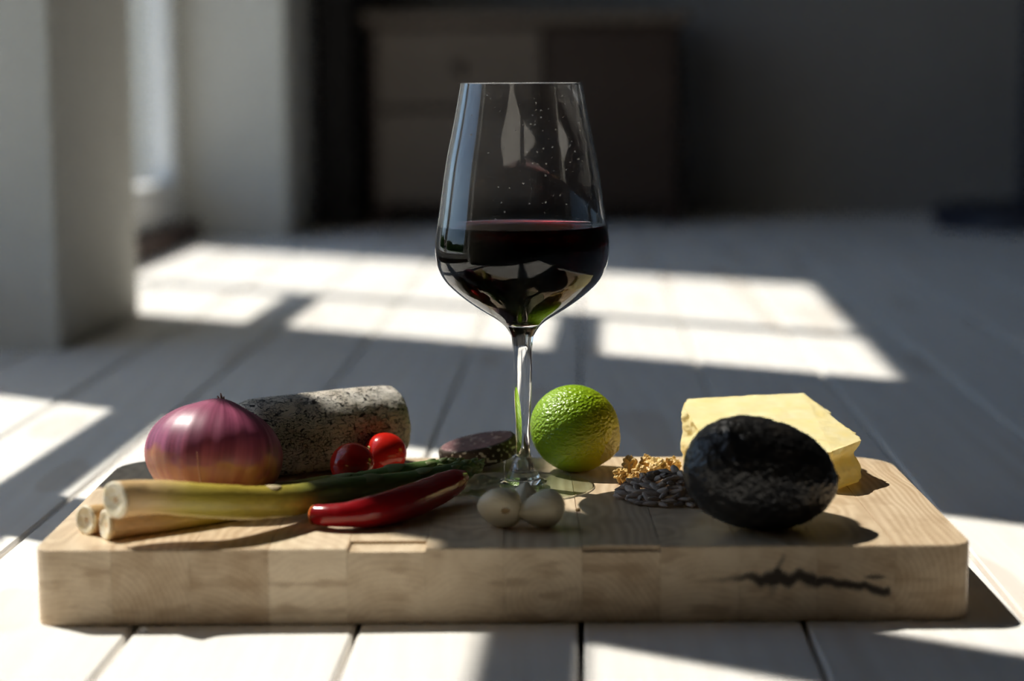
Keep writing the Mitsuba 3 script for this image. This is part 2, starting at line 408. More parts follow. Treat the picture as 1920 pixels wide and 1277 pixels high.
inn = resample(inn, 150)
WZ = 0.1806
k = int(np.searchsorted(inn[:, 1], WZ))
t = (WZ - inn[k - 1, 1]) / (inn[k, 1] - inn[k - 1, 1])
at_wine = inn[k - 1] + t * (inn[k] - inn[k - 1])
wet, dry = np.vstack([inn[:k], at_wine]), np.vstack([at_wine, inn[k:]])
rim = []
a0, b0 = o[-1], inn[-1]
mid = (a0 + b0) / 2; rr_ = np.linalg.norm(a0 - b0) / 2
e1 = (a0 - b0) / (2 * rr_); e2 = tan[-1]
for ang in np.linspace(0, math.pi, 11)[1:-1]:
    rim.append(mid + rr_ * (math.cos(ang) * e1 + math.sin(ang) * e2))
bowl_prof = np.vstack([o, rim, dry[::-1]])
stem_prof = resample(np.array([(0.40, 5.63), (0.370, 6.0), (0.385, 7.05), (0.455, 8.52), (0.50, 9.99), (0.53, 11.4), (0.60, 12.04)]) * cm, 60)
cone_prof = np.vstack([[(1e-6, 3.712), (1.25, 3.712), (1.29, 3.74), (1.30, 3.80), (1.30, 4.03)],
                       resample(np.array([(1.30, 4.03), (1.16, 4.10), (1.0, 4.20), (0.89, 4.35), (0.63, 4.98), (0.46, 5.35), (0.40, 5.63)]), 40)[1:]]) * cm
foot_prof = resample(np.array([(3.80, 3.80), (2.8, 3.87), (1.9, 3.94), (1.31, 4.01)]), 30) * cm
tr = np.eye(4)
wg = thing('wine_glass', 'stemmed wine glass half filled with red wine, standing upright on the chopping board', 'wine glass')
obj('bowl', placed(lathe(bowl_prof, 160), tr, (GX, GY, 0)), 'mat_glass', wg, smooth=True)
obj('stem', placed(lathe(stem_prof, 96), tr, (GX, GY, 0)), 'mat_glass', wg, smooth=True)
obj('foot_cone', placed(lathe(cone_prof, 128), tr, (GX, GY, 0)), 'mat_glass', wg, smooth=40)
ring_a = np.linspace(0, 2 * np.pi, 13)
rim_prof = np.stack([0.03855 + 0.00055 * np.cos(ring_a - np.pi), 0.03765 + 0.00055 * np.sin(ring_a - np.pi)], 1)[::-1]
rim_m = lathe(rim_prof, 160, flip=True)
if rim_m.volume < 0: rim_m.invert()
obj('foot_rim', placed(rim_m, tr, (GX, GY, 0)), 'mat_glass', wg, smooth=True)
obj('foot', placed(lathe(foot_prof, 160), tr, (GX, GY, 0)), 'mat_glass_sheet', wg, smooth=40)
dust = []
for _ in range(90):
    zz = rng.uniform(0.186, 0.254); a = rng.normal(-1.35, 0.55)
    r = np.interp(zz, o[:, 1], o[:, 0]) + 0.00008
    s_ = rng.uniform(0.00014, 0.00042)
    m = trimesh.creation.icosphere(subdivisions=0); m.apply_scale([s_ * rng.uniform(0.8, 1.8), s_ * 0.5, s_ * rng.uniform(0.8, 1.6)])
    m.apply_translation((GX + r * math.cos(a), GY + r * math.sin(a), zz))
    dust.append(m)
k = obj('dust', trimesh.util.concatenate(dust), 'mat_dust', wg)
labels[k] = {'label': 'white dust specks', 'kind': 'stuff'}
wn = thing('red_wine', 'dark red wine filling the lower half of the glass bowl', 'wine')
wine_medium = {'type': 'homogeneous', 'sigma_t': rgb(0.065, 1.0, 0.85), 'scale': 900.0, 'albedo': rgb(0.0, 0.0, 0.0)}
scene['wine_medium'] = wine_medium
medium = {'interior': {'type': 'ref', 'id': 'wine_medium'}}
obj('body', placed(lathe(wet, 160), tr, (GX, GY, 0)), 'mat_wine_glass', wn, smooth=True, **medium)
obj('surface', placed(lathe(np.array([(at_wine[0], WZ)] + [(at_wine[0] - d_, WZ - 0.0013 * (1 - math.exp(-d_ / 0.0011))) for d_ in np.geomspace(0.0002, 0.008, 14)] + [(1e-6, WZ - 0.0013)]), 160), tr, (GX, GY, 0)), 'mat_wine_top', wn, smooth=True, **medium)

# ------------------------------------------------------------------ red onion
ON = np.array([-0.1562, 1.0165, 0.0]); OR, OH = 0.0358, 0.0277
OZ = BZ + OH - 0.0006
oax = np.array([0.12, 0.28, 1.0]); oax /= np.linalg.norm(oax)
def onion_color(p, n, uv):
    x, y, z = p.x - float(ON[0]), p.y - float(ON[1]), p.z - float(OZ)
    h = (x * float(oax[0]) + y * float(oax[1]) + z * float(oax[2])) / OH
    a = dr.atan2(y - 0.28 * z, x - 0.12 * z)
    ax, ay = dr.cos(a), dr.sin(a)
    st = FB(ax * 9, ay * 9, h * 0.5, 3)
    fine = N(ax * 42, ay * 42, h * 1.1)
    c = MIX((0.13, 0.013, 0.048), (0.43, 0.10, 0.19), dr.clip(1.3 * st - 0.2 + 0.25 * (fine - 0.5), 0, 1))
    peel = SS(0.0, 0.30, -h - 0.02 + 1.3 * (FB(ax * 2.2, ay * 2.2, h * 2.0 + 4, 3) - 0.5)) * (0.62 + 0.55 * FB(ax * 5, ay * 5, h * 1.5, 2))
    tan_ = MIX((0.36, 0.10, 0.05), (0.52, 0.27, 0.09), FB(ax * 14, ay * 14, h * 2, 2))
    return MIX(c, tan_, 0.85 * peel)
mat('mat_onion', prin(mikit.proc(onion_color), 0.44, specular=0.65, clearcoat=0.5, clearcoat_gloss=0.75))
mat('mat_onion_dry', prin((0.55, 0.30, 0.24), 0.7))
on = thing('red_onion', 'glossy purple red onion on the left of the chopping board', 'onion')
m = trimesh.creation.icosphere(subdivisions=5); v = np.array(m.vertices)
h = v[:, 2]
rad = np.sqrt(np.maximum(1 - h * h, 0))
a = np.arctan2(v[:, 1], v[:, 0])
vert = np.where(h > 0, h + 0.05 * np.clip((h - 0.9) / 0.1, 0, 1) ** 2 * 1.6, h - 0.0)
rib = 1 + 0.006 * np.cos(a * 11 + 1.0) * rad + 0.004 * np.cos(a * 23)
v = np.stack([v[:, 0] * rib * OR, v[:, 1] * rib * OR, vert * OH], 1)
m.vertices = v
R = frame(np.cross([0, 1, 0], oax), oax); R[:3, 2] = oax; R[:3, 1] = np.cross(oax, R[:3, 0])
obj('bulb', placed(m, R, (ON[0], ON[1], OZ)), 'mat_onion', on, smooth=True)
tip = np.array([ON[0], ON[1], OZ]) + oax * OH * 1.04
for j, (dx, dy, L) in enumerate(((0.0, 0, 0.0060), (0.0007, 0.0006, 0.0042), (-0.0008, 0.0004, 0.0046))):
    p0 = tip + [dx, dy, -0.002]
    mm, _ = sweep([p0, p0 + [dx * 0.5, 0, L * 0.5], p0 + [dx * 1.2 - 0.0003, 0, L]], [0.0012, 0.0008, 0.0003], 8, 8)
    obj('neck', mm, 'mat_onion_dry', on, smooth=True)
crk = []
for tt in np.linspace(0, 1, 9):
    hh = -0.05 - 0.62 * tt; aa = math.radians(-97 + 5 * tt)
    r = math.sqrt(1 - hh * hh) * OR * 1.003
    crk.append((R @ np.array([r * math.cos(aa), r * math.sin(aa), hh * OH, 1]))[:3] + [ON[0], ON[1], OZ])
mm, _ = sweep(crk, np.linspace(0.0002, 0.0007, 9), 6, 24)
obj('skin_edge', mm, 'mat_onion_dry', on, smooth=True)

# ------------------------------------------------------------------ salami
def salami_color(p, n, uv):
    wx = FB(p.x * 160, p.y * 160, p.z * 160 + 3, 2) - 0.5
    wz = FB(p.x * 160 + 9, p.y * 160, p.z * 160, 2) - 0.5
    q1 = N(p.x * 400 + 4 * wx, p.y * 640 + 4 * wz, p.z * 880 + 4 * wz)
    q2 = N(p.x * 620 + 5 * wz + 30, p.y * 900, p.z * 1150 + 5 * wx)
    line = dr.maximum(1 - SS(0.040, 0.072, dr.abs(q1 - 0.5)), (1 - SS(0.036, 0.068, dr.abs(q2 - 0.5))) * SS(0.30, 0.45, N(p.x * 120, p.y * 120, p.z * 120)))
    base = MIX((0.56, 0.46, 0.34), (0.93, 0.89, 0.82), FB(p.x * 90, p.y * 90, p.z * 90, 3))
    return MIX(base, (0.015, 0.013, 0.012), line)
mat('mat_salami_skin', prin(mikit.proc(salami_color), 0.75, specular=0.25))
def meat_color(p, n, uv):
    f = FB(p.x * 420, p.y * 300, p.z * 420, 3)
    fat = SS(0.60, 0.72, N(p.x * 420, p.y * 260, p.z * 420 + 5) * 0.7 + 0.3 * f)
    c = MIX((0.15, 0.065, 0.07), (0.32, 0.16, 0.17), f)
    return MIX(c, (0.62, 0.45, 0.40), 0.55 * fat)
mat('mat_meat', prin(mikit.proc(meat_color), 0.45, specular=0.5))
sal = thing('salami', 'cut length of salami with white mould and black cracks lying behind the onion', 'salami')
p0, p1 = np.array([-0.0690, 1.1370, BZ]), np.array([-0.154, 1.083, BZ])
dirn = (p1 - p0) / np.linalg.norm(p1 - p0)
L = np.linalg.norm(p1 - p0)
prof = [(0.0, 0.0185), (0.0009, 0.0208), (0.003, 0.0221), (0.010, 0.0227), (0.03, 0.0228), (0.06, 0.0228), (L - 0.012, 0.0222), (L - 0.003, 0.0195), (L, 0.0130)]
path = [p0 + dirn * s_ + [0, 0, 0.0226] for s_, _ in prof]
mm, fr = sweep(path, [r for _, r in prof], 96, 220, wobble=0.0)
v = np.array(mm.vertices)
nv = mm.vertex_normals
v = v + nv * (0.0006 * (meshkit.fbm(v * [120, 240, 240], 3, 4)[:, None] - 0.5) * 2)
mm.vertices = v
obj('body', mm, 'mat_salami_skin', sal, smooth=True)
cut = lathe(np.array([(1e-6, 0.0003), (0.010, 0.0004), (0.0182, 0.0)]), 48)
fx = -dirn
cf = frame(np.cross([0, 0, 1.0], fx), fx); cf[:3, 2] = fx; cf[:3, 1] = np.cross(fx, cf[:3, 0])
obj('cut_face', placed(cut, cf, path[0] + fx * 0.0004), 'mat_meat', sal, smooth=True)

def rind_color(p, n, uv):
    sp = SS(0.60, 0.70, N(p.x * 640, p.y * 640, p.z * 640)) * SS(0.3, 0.55, N(p.x * 200, p.y * 200, p.z * 200 + 5))
    return MIX(MIX((0.035, 0.025, 0.02), (0.11, 0.075, 0.055), FB(p.x * 200, p.y * 200, p.z * 200, 3)), (0.62, 0.56, 0.48), sp)
mat('mat_rind', prin(mikit.proc(rind_color), 0.7, specular=0.3))
# thick end piece of salami lying tilted behind the glass foot
chunk = thing('salami_slice', 'tilted thick slice of dark salami behind the asparagus tips and the glass foot', 'salami slice')
n_ = 72
a = np.arange(n_) * 2 * np.pi / n_
rr = 1 + 0.06 * (meshkit.fbm(np.stack([np.cos(a) * 2, np.sin(a) * 2, a * 0], 1), 2, 8) - 0.5)
rings = [(0.0, 0.90), (0.0015, 0.985), (0.005, 1.0), (0.0095, 0.99), (0.0108, 0.95), (0.0110, 0.90)]
V = np.concatenate([np.stack([rr * s_ * 0.0232 * np.cos(a), rr * s_ * 0.0200 * np.sin(a), np.full(n_, z)], 1) for z, s_ in rings])
def ring_faces(nr, n):
    i, j = np.meshgrid(np.arange(nr - 1), np.arange(n), indexing='ij')
    q = np.stack([i * n + j, i * n + (j + 1) % n, (i + 1) * n + (j + 1) % n, (i + 1) * n + j], -1).reshape(-1, 4)
    return np.vstack([q[:, [0, 1, 2]], q[:, [0, 2, 3]]])
Rk = trimesh.transformations.rotation_matrix(math.radians(-11), [0, 1, 0]) @ trimesh.transformations.rotation_matrix(math.radians(4), [1, 0, 0])
base = (-0.0185, 1.119, BZ + 0.0042)
fcs = np.vstack([ring_faces(len(rings), n_), [[0, (j + 1), j] for j in range(1, n_ - 1)]])
mm = trimesh.Trimesh(V, fcs, process=False)
obj('rind', placed(mm, Rk, base), 'mat_rind', chunk, smooth=40)
gr = [(r_, 0.0110 + 0.0006 * math.cos(r_ * 1.5)) for r_ in np.linspace(0.90, 1e-4, 14)]
V2 = np.concatenate([np.stack([rr * s_ * 0.0232 * np.cos(a), rr * s_ * 0.0200 * np.sin(a), np.full(n_, z)], 1) for s_, z in gr])
V2[:, 2] += 0.0014 * (meshkit.fbm(V2 * [110, 110, 0] + 3, 3, 5) - 0.5) * np.repeat(np.linspace(0, 1, 14) > 0.01, n_)
obj('meat', placed(trimesh.Trimesh(V2, ring_faces(14, n_), process=False), Rk, base), 'mat_meat', chunk, smooth=True)

# ------------------------------------------------------------------ tomatoes
mat('mat_tomato', prin((0.55, 0.012, 0.006), 0.12, specular=0.5, clearcoat=0.6, clearcoat_gloss=0.9))
mat('mat_scar', prin((0.42, 0.30, 0.10), 0.7))
def tomato(label, at, r, m, scar):
    t_ = thing('cherry_tomato', label, 'tomato', 'cherry tomatoes in front of the salami')
    b = blob((r, r, r * 0.97), 4, 0.012, 1.1, 3)
    obj('fruit', placed(b, np.eye(4), at), m, t_, smooth=True)
    d_ = np.array(scar, float); d_ /= np.linalg.norm(d_)
    sc = lathe(np.array([(0.0019, -0.0004), (0.0019, 0.0002), (0.0013, 0.0005), (0.0009, 0.0), (1e-6, -0.0002)]), 20)
    f = frame(np.cross([0, 0, 1.0], d_), d_); f[:3, 2] = d_; f[:3, 1] = np.cross(d_, f[:3, 0])
    obj('stem_scar', placed(sc, f, np.array(at) + d_ * r * 0.995), 'mat_scar', t_, smooth=True)
tomato('bright red cherry tomato in front of the right end of the salami', (-0.0722, 1.0985, BZ + 0.0119), 0.0122, 'mat_tomato', (-0.75, -0.6, 0.32))
tomato('shaded deep red cherry tomato between the onion and the red tomato', (-0.0882, 1.067, BZ + 0.0120), 0.0122, 'mat_tomato', (0.6, 0.5, 0.5))

# ------------------------------------------------------------------ asparagus
def asparagus_color(p, n, uv):
    t_ = p.x + 0.006 * (N(p.x * 60, p.y * 200, p.z * 200) - 0.5)
    c = MIX((0.60, 0.40, 0.19), (0.40, 0.31, 0.045), SS(-0.182, -0.150, t_))
    c = MIX(c, (0.10, 0.17, 0.045), SS(-0.125, -0.085, t_))
    c = MIX(c, (0.075, 0.125, 0.04), SS(-0.06, -0.03, t_))
    return c * (0.82 + 0.36 * FB(p.x * 25, p.y * 420, p.z * 420, 2))
mat('mat_asparagus', prin(mikit.proc(asparagus_color), 0.38, specular=0.5))
mat('mat_asparagus_scale', prin(mikit.proc(lambda p, n, uv: MIX((0.11, 0.18, 0.06), (0.20, 0.21, 0.09), FB(p.x * 300, p.y * 300, p.z * 300, 2)) * 1.0), 0.5))
mat('mat_asparagus_bract', prin((0.50, 0.40, 0.24), 0.6))
mat('mat_asparagus_cut', prin(mikit.proc(lambda p, n, uv: MIX((0.74, 0.60, 0.30), (0.90, 0.87, 0.78), FB(p.x * 500, p.y * 500, p.z * 500, 2))), 0.6))
def spear(label, path, radii, scales, tip=True, seed=1):
    k = thing('asparagus_spear', label, 'asparagus', 'asparagus spears on the front of the board')
    mm, (c_, r_, d_, a_, b_) = sweep(np.array(path) * cm, np.array(radii) * cm, 28, 120, wobble=0.05, seed=seed)
    obj('stem', mm, 'mat_asparagus', k, smooth=True)
    # hollowed cut end
    r0 = r_[0]
    e = lathe(np.array([(r0 * 0.99, -0.0006), (r0 * 0.97, 0.0007), (r0 * 0.80, 0.0008), (r0 * 0.62, -0.0001), (1e-6, -0.0004)]), 28)
    f = np.eye(4); f[:3, 2] = -d_[0]; f[:3, 0] = a_[0]; f[:3, 1] = np.cross(f[:3, 2], f[:3, 0])
    obj('cut_end', placed(e, f, c_[0] - d_[0] * 0.0003), 'mat_asparagus_cut', k, smooth=True)
    r2 = np.random.default_rng(seed)
    for s_, ang, ln in scales:
        i = int(s_ * (len(c_) - 1)); an = math.radians(ang)
        nrm = math.cos(an) * a_[i] + math.sin(an) * b_[i]
        sc = drop(ln, ln * 0.62, 0.0022, 2, 0.9)
        f = np.eye(4); x = d_[i] + nrm * 0.12; x /= np.linalg.norm(x); f[:3, 0] = x; f[:3, 1] = np.cross(nrm, x); f[:3, 2] = np.cross(x, f[:3, 1])
        obj('scale', placed(sc, f, c_[i] + nrm * r_[i] * 0.96 + d_[i] * ln * 0.3), 'mat_asparagus_scale' if c_[i][0] > -0.115 else 'mat_asparagus_bract', k, smooth=True)
    if tip:
        for j in range(26):
            u = j / 25
            i = min(int((0.885 + 0.115 * u) * (len(c_) - 1)), len(c_) - 1)
            an = j * 2.4
            nrm = math.cos(an) * a_[i] + math.sin(an) * b_[i]
            ln = 0.0085 - 0.003 * u + r2.uniform(-0.001, 0.001)
            sc = drop(ln, ln * 0.62, 0.0034, 2, 0.9)
            x = d_[i] + nrm * r2.uniform(0.1, 0.45); x /= np.linalg.norm(x)
            f = np.eye(4); f[:3, 0] = x; f[:3, 1] = np.cross(nrm, x); f[:3, 1] /= np.linalg.norm(f[:3, 1]); f[:3, 2] = np.cross(x, f[:3, 1])
            obj('scale', placed(sc, f, c_[i] + nrm * r_[i] * 0.85 + d_[i] * ln * 0.2), 'mat_asparagus_scale', k, smooth=True)
    return k
spear('thickest asparagus spear lying on top of the other two, split cream cut end', [(-19.0, 92.6, 5.98), (-17.4, 93.5, 5.92), (-14.7, 93.8, 5.66), (-12.7, 95.2, 5.25), (-10.8, 97.6, 4.9), (-8.9, 100.9, 4.62), (-6.8, 102.6, 4.55), (-4.6, 104.0, 4.6), (-2.7, 105.6, 4.75), (-1.7, 106.9, 4.85)],
      [0.90, 0.84, 0.84, 0.82, 0.78, 0.70, 0.62, 0.56, 0.50, 0.20], [(0.33, 78, 0.011), (0.66, 60, 0.014), (0.80, 75, 0.012), (0.86, 150, 0.012)], seed=11)
spear('asparagus spear passing under the thick one, its dark green length nearest the tomatoes', [(-19.8, 94.1, 4.42), (-18.2, 95.1, 4.34), (-16.0, 96.6, 4.32), (-14.0, 98.3, 4.32), (-12.0, 100.2, 4.35), (-10.0, 102.0, 4.40), (-7.4, 104.5, 4.45), (-4.9, 106.5, 4.55), (-2.9, 108.0, 4.7)],
      [0.76, 0.62, 0.58, 0.58, 0.60, 0.62, 0.60, 0.54, 0.2], [(0.62, 85, 0.015), (0.78, 70, 0.015), (0.70, 150, 0.012)], seed=12)
spear('leftmost asparagus spear with white cut end, mostly hidden under the thick one', [(-21.0, 95.2, 4.42), (-19.2, 96.8, 4.34), (-16.3, 98.6, 4.30), (-13.8, 100.6, 4.30), (-11.0, 103.2, 4.30), (-8.6, 105.4, 4.30)],
      [0.74, 0.62, 0.56, 0.54, 0.52, 0.4], [(0.2, 80, 0.013)], tip=False, seed=13)

# ------------------------------------------------------------------ chili
mat('mat_chili', prin((0.25, 0.004, 0.008), 0.16, specular=0.5, clearcoat=0.2, clearcoat_gloss=0.92))
mat('mat_chili_flesh', prin((0.85, 0.22, 0.05), 0.45))
mat('mat_chili_core', prin((0.35, 0.03, 0.01), 0.6))
ch = thing('red_chili', 'shiny red chili pepper lying in front of the asparagus with its cut end left', 'chili pepper')
mm, (c_, r_, d_, a_, b_) = sweep(np.array([(-9.80, 96.3, 4.40), (-8.45, 95.9, 4.45), (-6.95, 96.4, 4.52), (-5.5, 97.9, 4.60), (-4.0, 100.6, 4.68), (-3.1, 102.0, 4.85), (-2.6, 102.8, 5.0)]) * cm,
                                 np.array([0.52, 0.60, 0.80, 0.86, 0.80, 0.66, 0.34]) * cm, 40, 110, wobble=0.03, seed=3)
obj('body', mm, 'mat_chili', ch, smooth=True)
r0 = r_[0]
f = np.eye(4); f[:3, 2] = -d_[0]; f[:3, 0] = a_[0]; f[:3, 1] = np.cross(f[:3, 2], f[:3, 0])
obj('cut_end', placed(lathe(np.array([(r0 * 1.0, -0.0005), (r0 * 0.98, 0.0006), (r0 * 0.75, 0.0008), (r0 * 0.45, 0.0002), (r0 * 0.38, -0.0002)]), 32), f, c_[0] - d_[0] * 0.0002), 'mat_chili_flesh', ch, smooth=True)
obj('core', placed(lathe(np.array([(r0 * 0.40, -0.0002), (r0 * 0.2, 0.0004), (1e-6, 0.0005)]), 20), f, c_[0] - d_[0] * 0.0002), 'mat_chili_core', ch, smooth=True)
sc = drop(0.011, 0.004, 0.0018, 2, 0.6)
i = 96
nrm = -0.92 * np.array([0.25, -0.95, 0]) * -1 - 0.0
nrm = np.array([0.45, -0.80, 0.05]); nrm -= d_[i] * (nrm @ d_[i]); nrm /= np.linalg.norm(nrm)
f = np.eye(4); f[:3, 0] = d_[i]; f[:3, 2] = nrm; f[:3, 1] = np.cross(nrm, d_[i])
mat('mat_chili_scar', prin((0.55, 0.25, 0.10), 0.4))
obj('scar', placed(sc, f, c_[i] + nrm * r_[i] * 0.93), 'mat_chili_scar', ch, smooth=True)

# ------------------------------------------------------------------ garlic cloves
mat('mat_garlic', prin(mikit.proc(lambda p, n, uv: MIX((0.62, 0.51, 0.32), (0.80, 0.72, 0.53), FB(p.x * 120, p.y * 120, p.z * 60, 3))), 0.35, specular=0.5))
mat('mat_garlic_root', prin((0.40, 0.25, 0.10), 0.7))
def clove(label, at, direction, L_, W_, H_, root, roll=0.0):
    k = thing('garlic_clove', label, 'garlic clove', 'peeled garlic cloves on the board')
    m = drop(L_, W_ * 1.15, H_ * 1.15, 4, 0.95)
    v = np.array(m.vertices)
    v[:, 2] += 0.10 * H_ * (v[:, 0] / L_ * 2) ** 2
    v[:, 1] += 0.0006 * np.cos(np.arctan2(v[:, 2], v[:, 1]) * 3) * np.sign(v[:, 1])
    m.vertices = v
    f = frame(direction) @ trimesh.transformations.rotation_matrix(roll, [1, 0, 0])
    m = placed(m, f, (at[0], at[1], 0))
    m.apply_translation([0, 0, at[2] - m.bounds[0][2]])
    obj('flesh', m, 'mat_garlic', k, smooth=True)
    pts = np.array(m.vertices)
    i = int(np.argmax(pts @ np.array(root)))
    nn = m.vertex_normals[i]
    s_ = blob((0.0022, 0.0018, 0.0007), 2, 0.1, 2, 2)
    fr_ = np.eye(4); fr_[:3, 2] = nn; fr_[:3, 0] = np.cross([0, 1, 0.1], nn); fr_[:3, 0] /= np.linalg.norm(fr_[:3, 0]); fr_[:3, 1] = np.cross(nn, fr_[:3, 0])
    obj('root', placed(s_, fr_, pts[i] - nn * 0.0001), 'mat_garlic_root', k, smooth=True)
clove('left garlic clove of the three, round end facing the camera', (-0.0044, 0.9650, BZ - 0.0002), (0.40, 0.75, 0.28), 0.0235, 0.0222, 0.0198, (0.0, -0.9, -0.25))
clove('smallest garlic clove, standing behind the other two in front of the glass foot', (0.0064, 0.9865, BZ - 0.0002), (0.05, 0.30, 1.0), 0.0190, 0.0178, 0.0160, (0.5, -0.6, -0.6))
clove('right garlic clove of the three, lying on its side with raised tip', (0.0132, 0.9610, BZ - 0.0002), (-0.80, -0.35, -0.10), 0.0258, 0.0195, 0.0178, (-0.9, -0.5, 0.0), 0.3)
cr = tag(obj('crumb', placed(blob((0.0013, 0.0011, 0.0009), 2, 0.3, 2, 3), np.eye(4), (0.0336, 0.999, BZ + 0.0007)), 'mat_garlic_root'), 'tiny brown crumb on the board right of the garlic', 'crumb')

# ------------------------------------------------------------------ lime
LC, LR = np.array([0.0354, 1.105, BZ + 0.0245]), 0.0249
lax = np.array([0.78, -0.25, -0.35]); lax /= np.linalg.norm(lax)
def lime_color(p, n, uv):
    x, y, z = p.x - float(LC[0]), p.y - float(LC[1]), p.z - float(LC[2])
    h = (x * float(lax[0]) + y * float(lax[1]) + z * float(lax[2])) / LR
    t_ = SS(-0.1, 1.0, h + 0.5 * (FB(p.x * 70, p.y * 70, p.z * 70, 3) - 0.5))
    c = MIX((0.245, 0.41, 0.010), (0.47, 0.41, 0.012), t_)
    scar = SS(0.62, 0.70, FB(p.x * 160, p.y * 160, p.z * 160 + 4, 3) * 0.6 + 0.62 * SS(0.80, 0.98, h))
    return MIX(c, (0.50, 0.42, 0.20), 0.6 * scar)
def pores(p, n, uv):
    return N(p.x * 700, p.y * 700, p.z * 700) + 0.5 * N(p.x * 1300, p.y * 1300, p.z * 1300)
mat('mat_lime', {'type': 'bumpmap', 'arbitrary': mikit.proc(pores, eps=1e-4), 'scale': 0.00068, 'bsdf': prin(mikit.proc(lime_color), 0.30, specular=0.5)})
mat('mat_lime_end', prin((0.42, 0.36, 0.14), 0.7))
m = trimesh.creation.icosphere(subdivisions=6); v = np.array(m.vertices)
hh = v[:, 0]
v = v * (1 + 0.07 * np.clip((hh - 0.86) / 0.14, 0, 1)[:, None] ** 2)
dimp = meshkit.noise(v * 22.0, 3)
v = v * (1 - 0.006 * np.clip(dimp - 0.35, 0, 1)[:, None] + 0.01 * (meshkit.fbm(v * 2.0, 2, 5)[:, None] - 0.5))
m.vertices = v * [LR * 1.03, LR * 0.985, LR * 0.99]
lf = frame(lax)
lm_ = thing('lime', 'whole green lime right of the glass stem', 'lime')
obj('fruit', placed(m, lf, LC), 'mat_lime', lm_, smooth=True)
obj('stem_end', placed(blob((0.0008, 0.002, 0.002), 2, 0.1, 2, 1), lf, LC + lax * LR * 1.095), 'mat_lime_end', lm_, smooth=True)

# ------------------------------------------------------------------ avocado
def avo_color(p, n, uv):
    f = FB(p.x * 230, p.y * 230, p.z * 230, 3)
    return MIX((0.005, 0.0047, 0.005), (0.017, 0.014, 0.011), SS(0.4, 0.85, f))
def avo_bump(p, n, uv):
    return FB(p.x * 420, p.y * 420, p.z * 420, 3)
mat('mat_avocado', {'type': 'bumpmap', 'arbitrary': mikit.proc(avo_bump, eps=2e-4), 'scale': 0.00045, 'bsdf': prin(mikit.proc(avo_color), 0.34, specular=0.45)})
m = trimesh.creation.icosphere(subdivisions=6); v = np.array(m.vertices)
x = v[:, 0]
egg = 1 - 0.10 * x + 0.02 * x * x
v = np.stack([x * 0.0388, v[:, 1] * 0.0276 * egg, v[:, 2] * 0.0276 * egg], 1)
nv = v / np.linalg.norm(v, axis=1, keepdims=True)
v = v + nv * (0.0009 * (meshkit.fbm(v * 260, 3, 4)[:, None] - 0.5) * 2 + 0.0012 * (meshkit.fbm(v * 40, 2, 9)[:, None] - 0.5))
m.vertices = v
av = thing('avocado', 'dark bumpy whole avocado on the right front of the chopping board', 'avocado')
af = frame((1.0, 0.10, -0.20))
m = placed(m, af, (0.1226, 0.958, 0)); m.apply_translation([0, 0, BZ - 0.0004 - m.bounds[0][2]])
obj('skin', m, 'mat_avocado', av, smooth=True)
obj('stem_button', placed(blob((0.0012, 0.003, 0.003), 2, 0.15, 2, 2), af, m.vertices[int(np.argmax(np.array(m.vertices)[:, 0]))] - np.array([0.0006, 0, 0])), 'mat_garlic_root', av, smooth=True)

# ------------------------------------------------------------------ cheese
def cheese_color(p, n, uv):
    return MIX((0.99, 0.85, 0.38), (0.998, 0.94, 0.64), FB(p.x * 120, p.y * 120, p.z * 160, 3))
mat('mat_cheese', {'type': 'principledthin', 'base_color': mikit.proc(cheese_color), 'roughness': 0.6, 'diff_trans': 0.5, 'spec_trans': 0.0, 'eta': 1.4})
top = np.array([(0.0977, 1.110, 0.0721), (0.1015, 1.128, 0.0745), (0.1700, 1.140, 0.0758), (0.1768, 1.128, 0.0710), (0.1920, 1.070, 0.0602), (0.1715, 1.043, 0.0590), (0.1060, 1.066, 0.0590)])
bot = top.copy(); bot[:, 2] = BZ
bot[:, :2] = (bot[:, :2] - bot[:, :2].mean(0)) * 0.985 + bot[:, :2].mean(0)
m = trimesh.convex.convex_hull(np.vstack([top, bot]))
m = m.subdivide_to_size(0.0016)
m.merge_vertices()
v = np.array(m.vertices)
trimesh.smoothing.filter_taubin(m, lamb=0.5, nu=0.51, iterations=6)
v = np.array(m.vertices); nn = np.array(m.vertex_normals)
amp = np.where(v[:, 2] < BZ + 0.002, 0, 1.0)[:, None]
crumb = np.clip(meshkit.fbm(v * 210, 4, 6) - 0.5, -0.5, 0.5)[:, None]
big = meshkit.fbm(v * 60, 2, 12)[:, None] - 0.5
side = (np.abs(nn[:, 2:3]) < 0.6)
v = v + nn * amp * (crumb * np.where(side, 0.0042, 0.0010) + big * np.where(side, 0.006, 0.0012))
rt = side[:, 0] & (v[:, 0] > 0.160)
v[rt] -= nn[rt] * (0.0040 * np.exp(-((v[rt, 2:3] - BZ - 0.0155) / 0.0028) ** 2) - 0.0014 * np.exp(-((v[rt, 2:3] - BZ - 0.0085) / 0.004) ** 2))
v[:, 2] = np.maximum(v[:, 2], BZ)
m.vertices = v
chz = thing('cheese', 'crumbly wedge of yellow hard cheese behind the avocado', 'cheese')
obj('block', m, 'mat_cheese', chz, smooth=50)

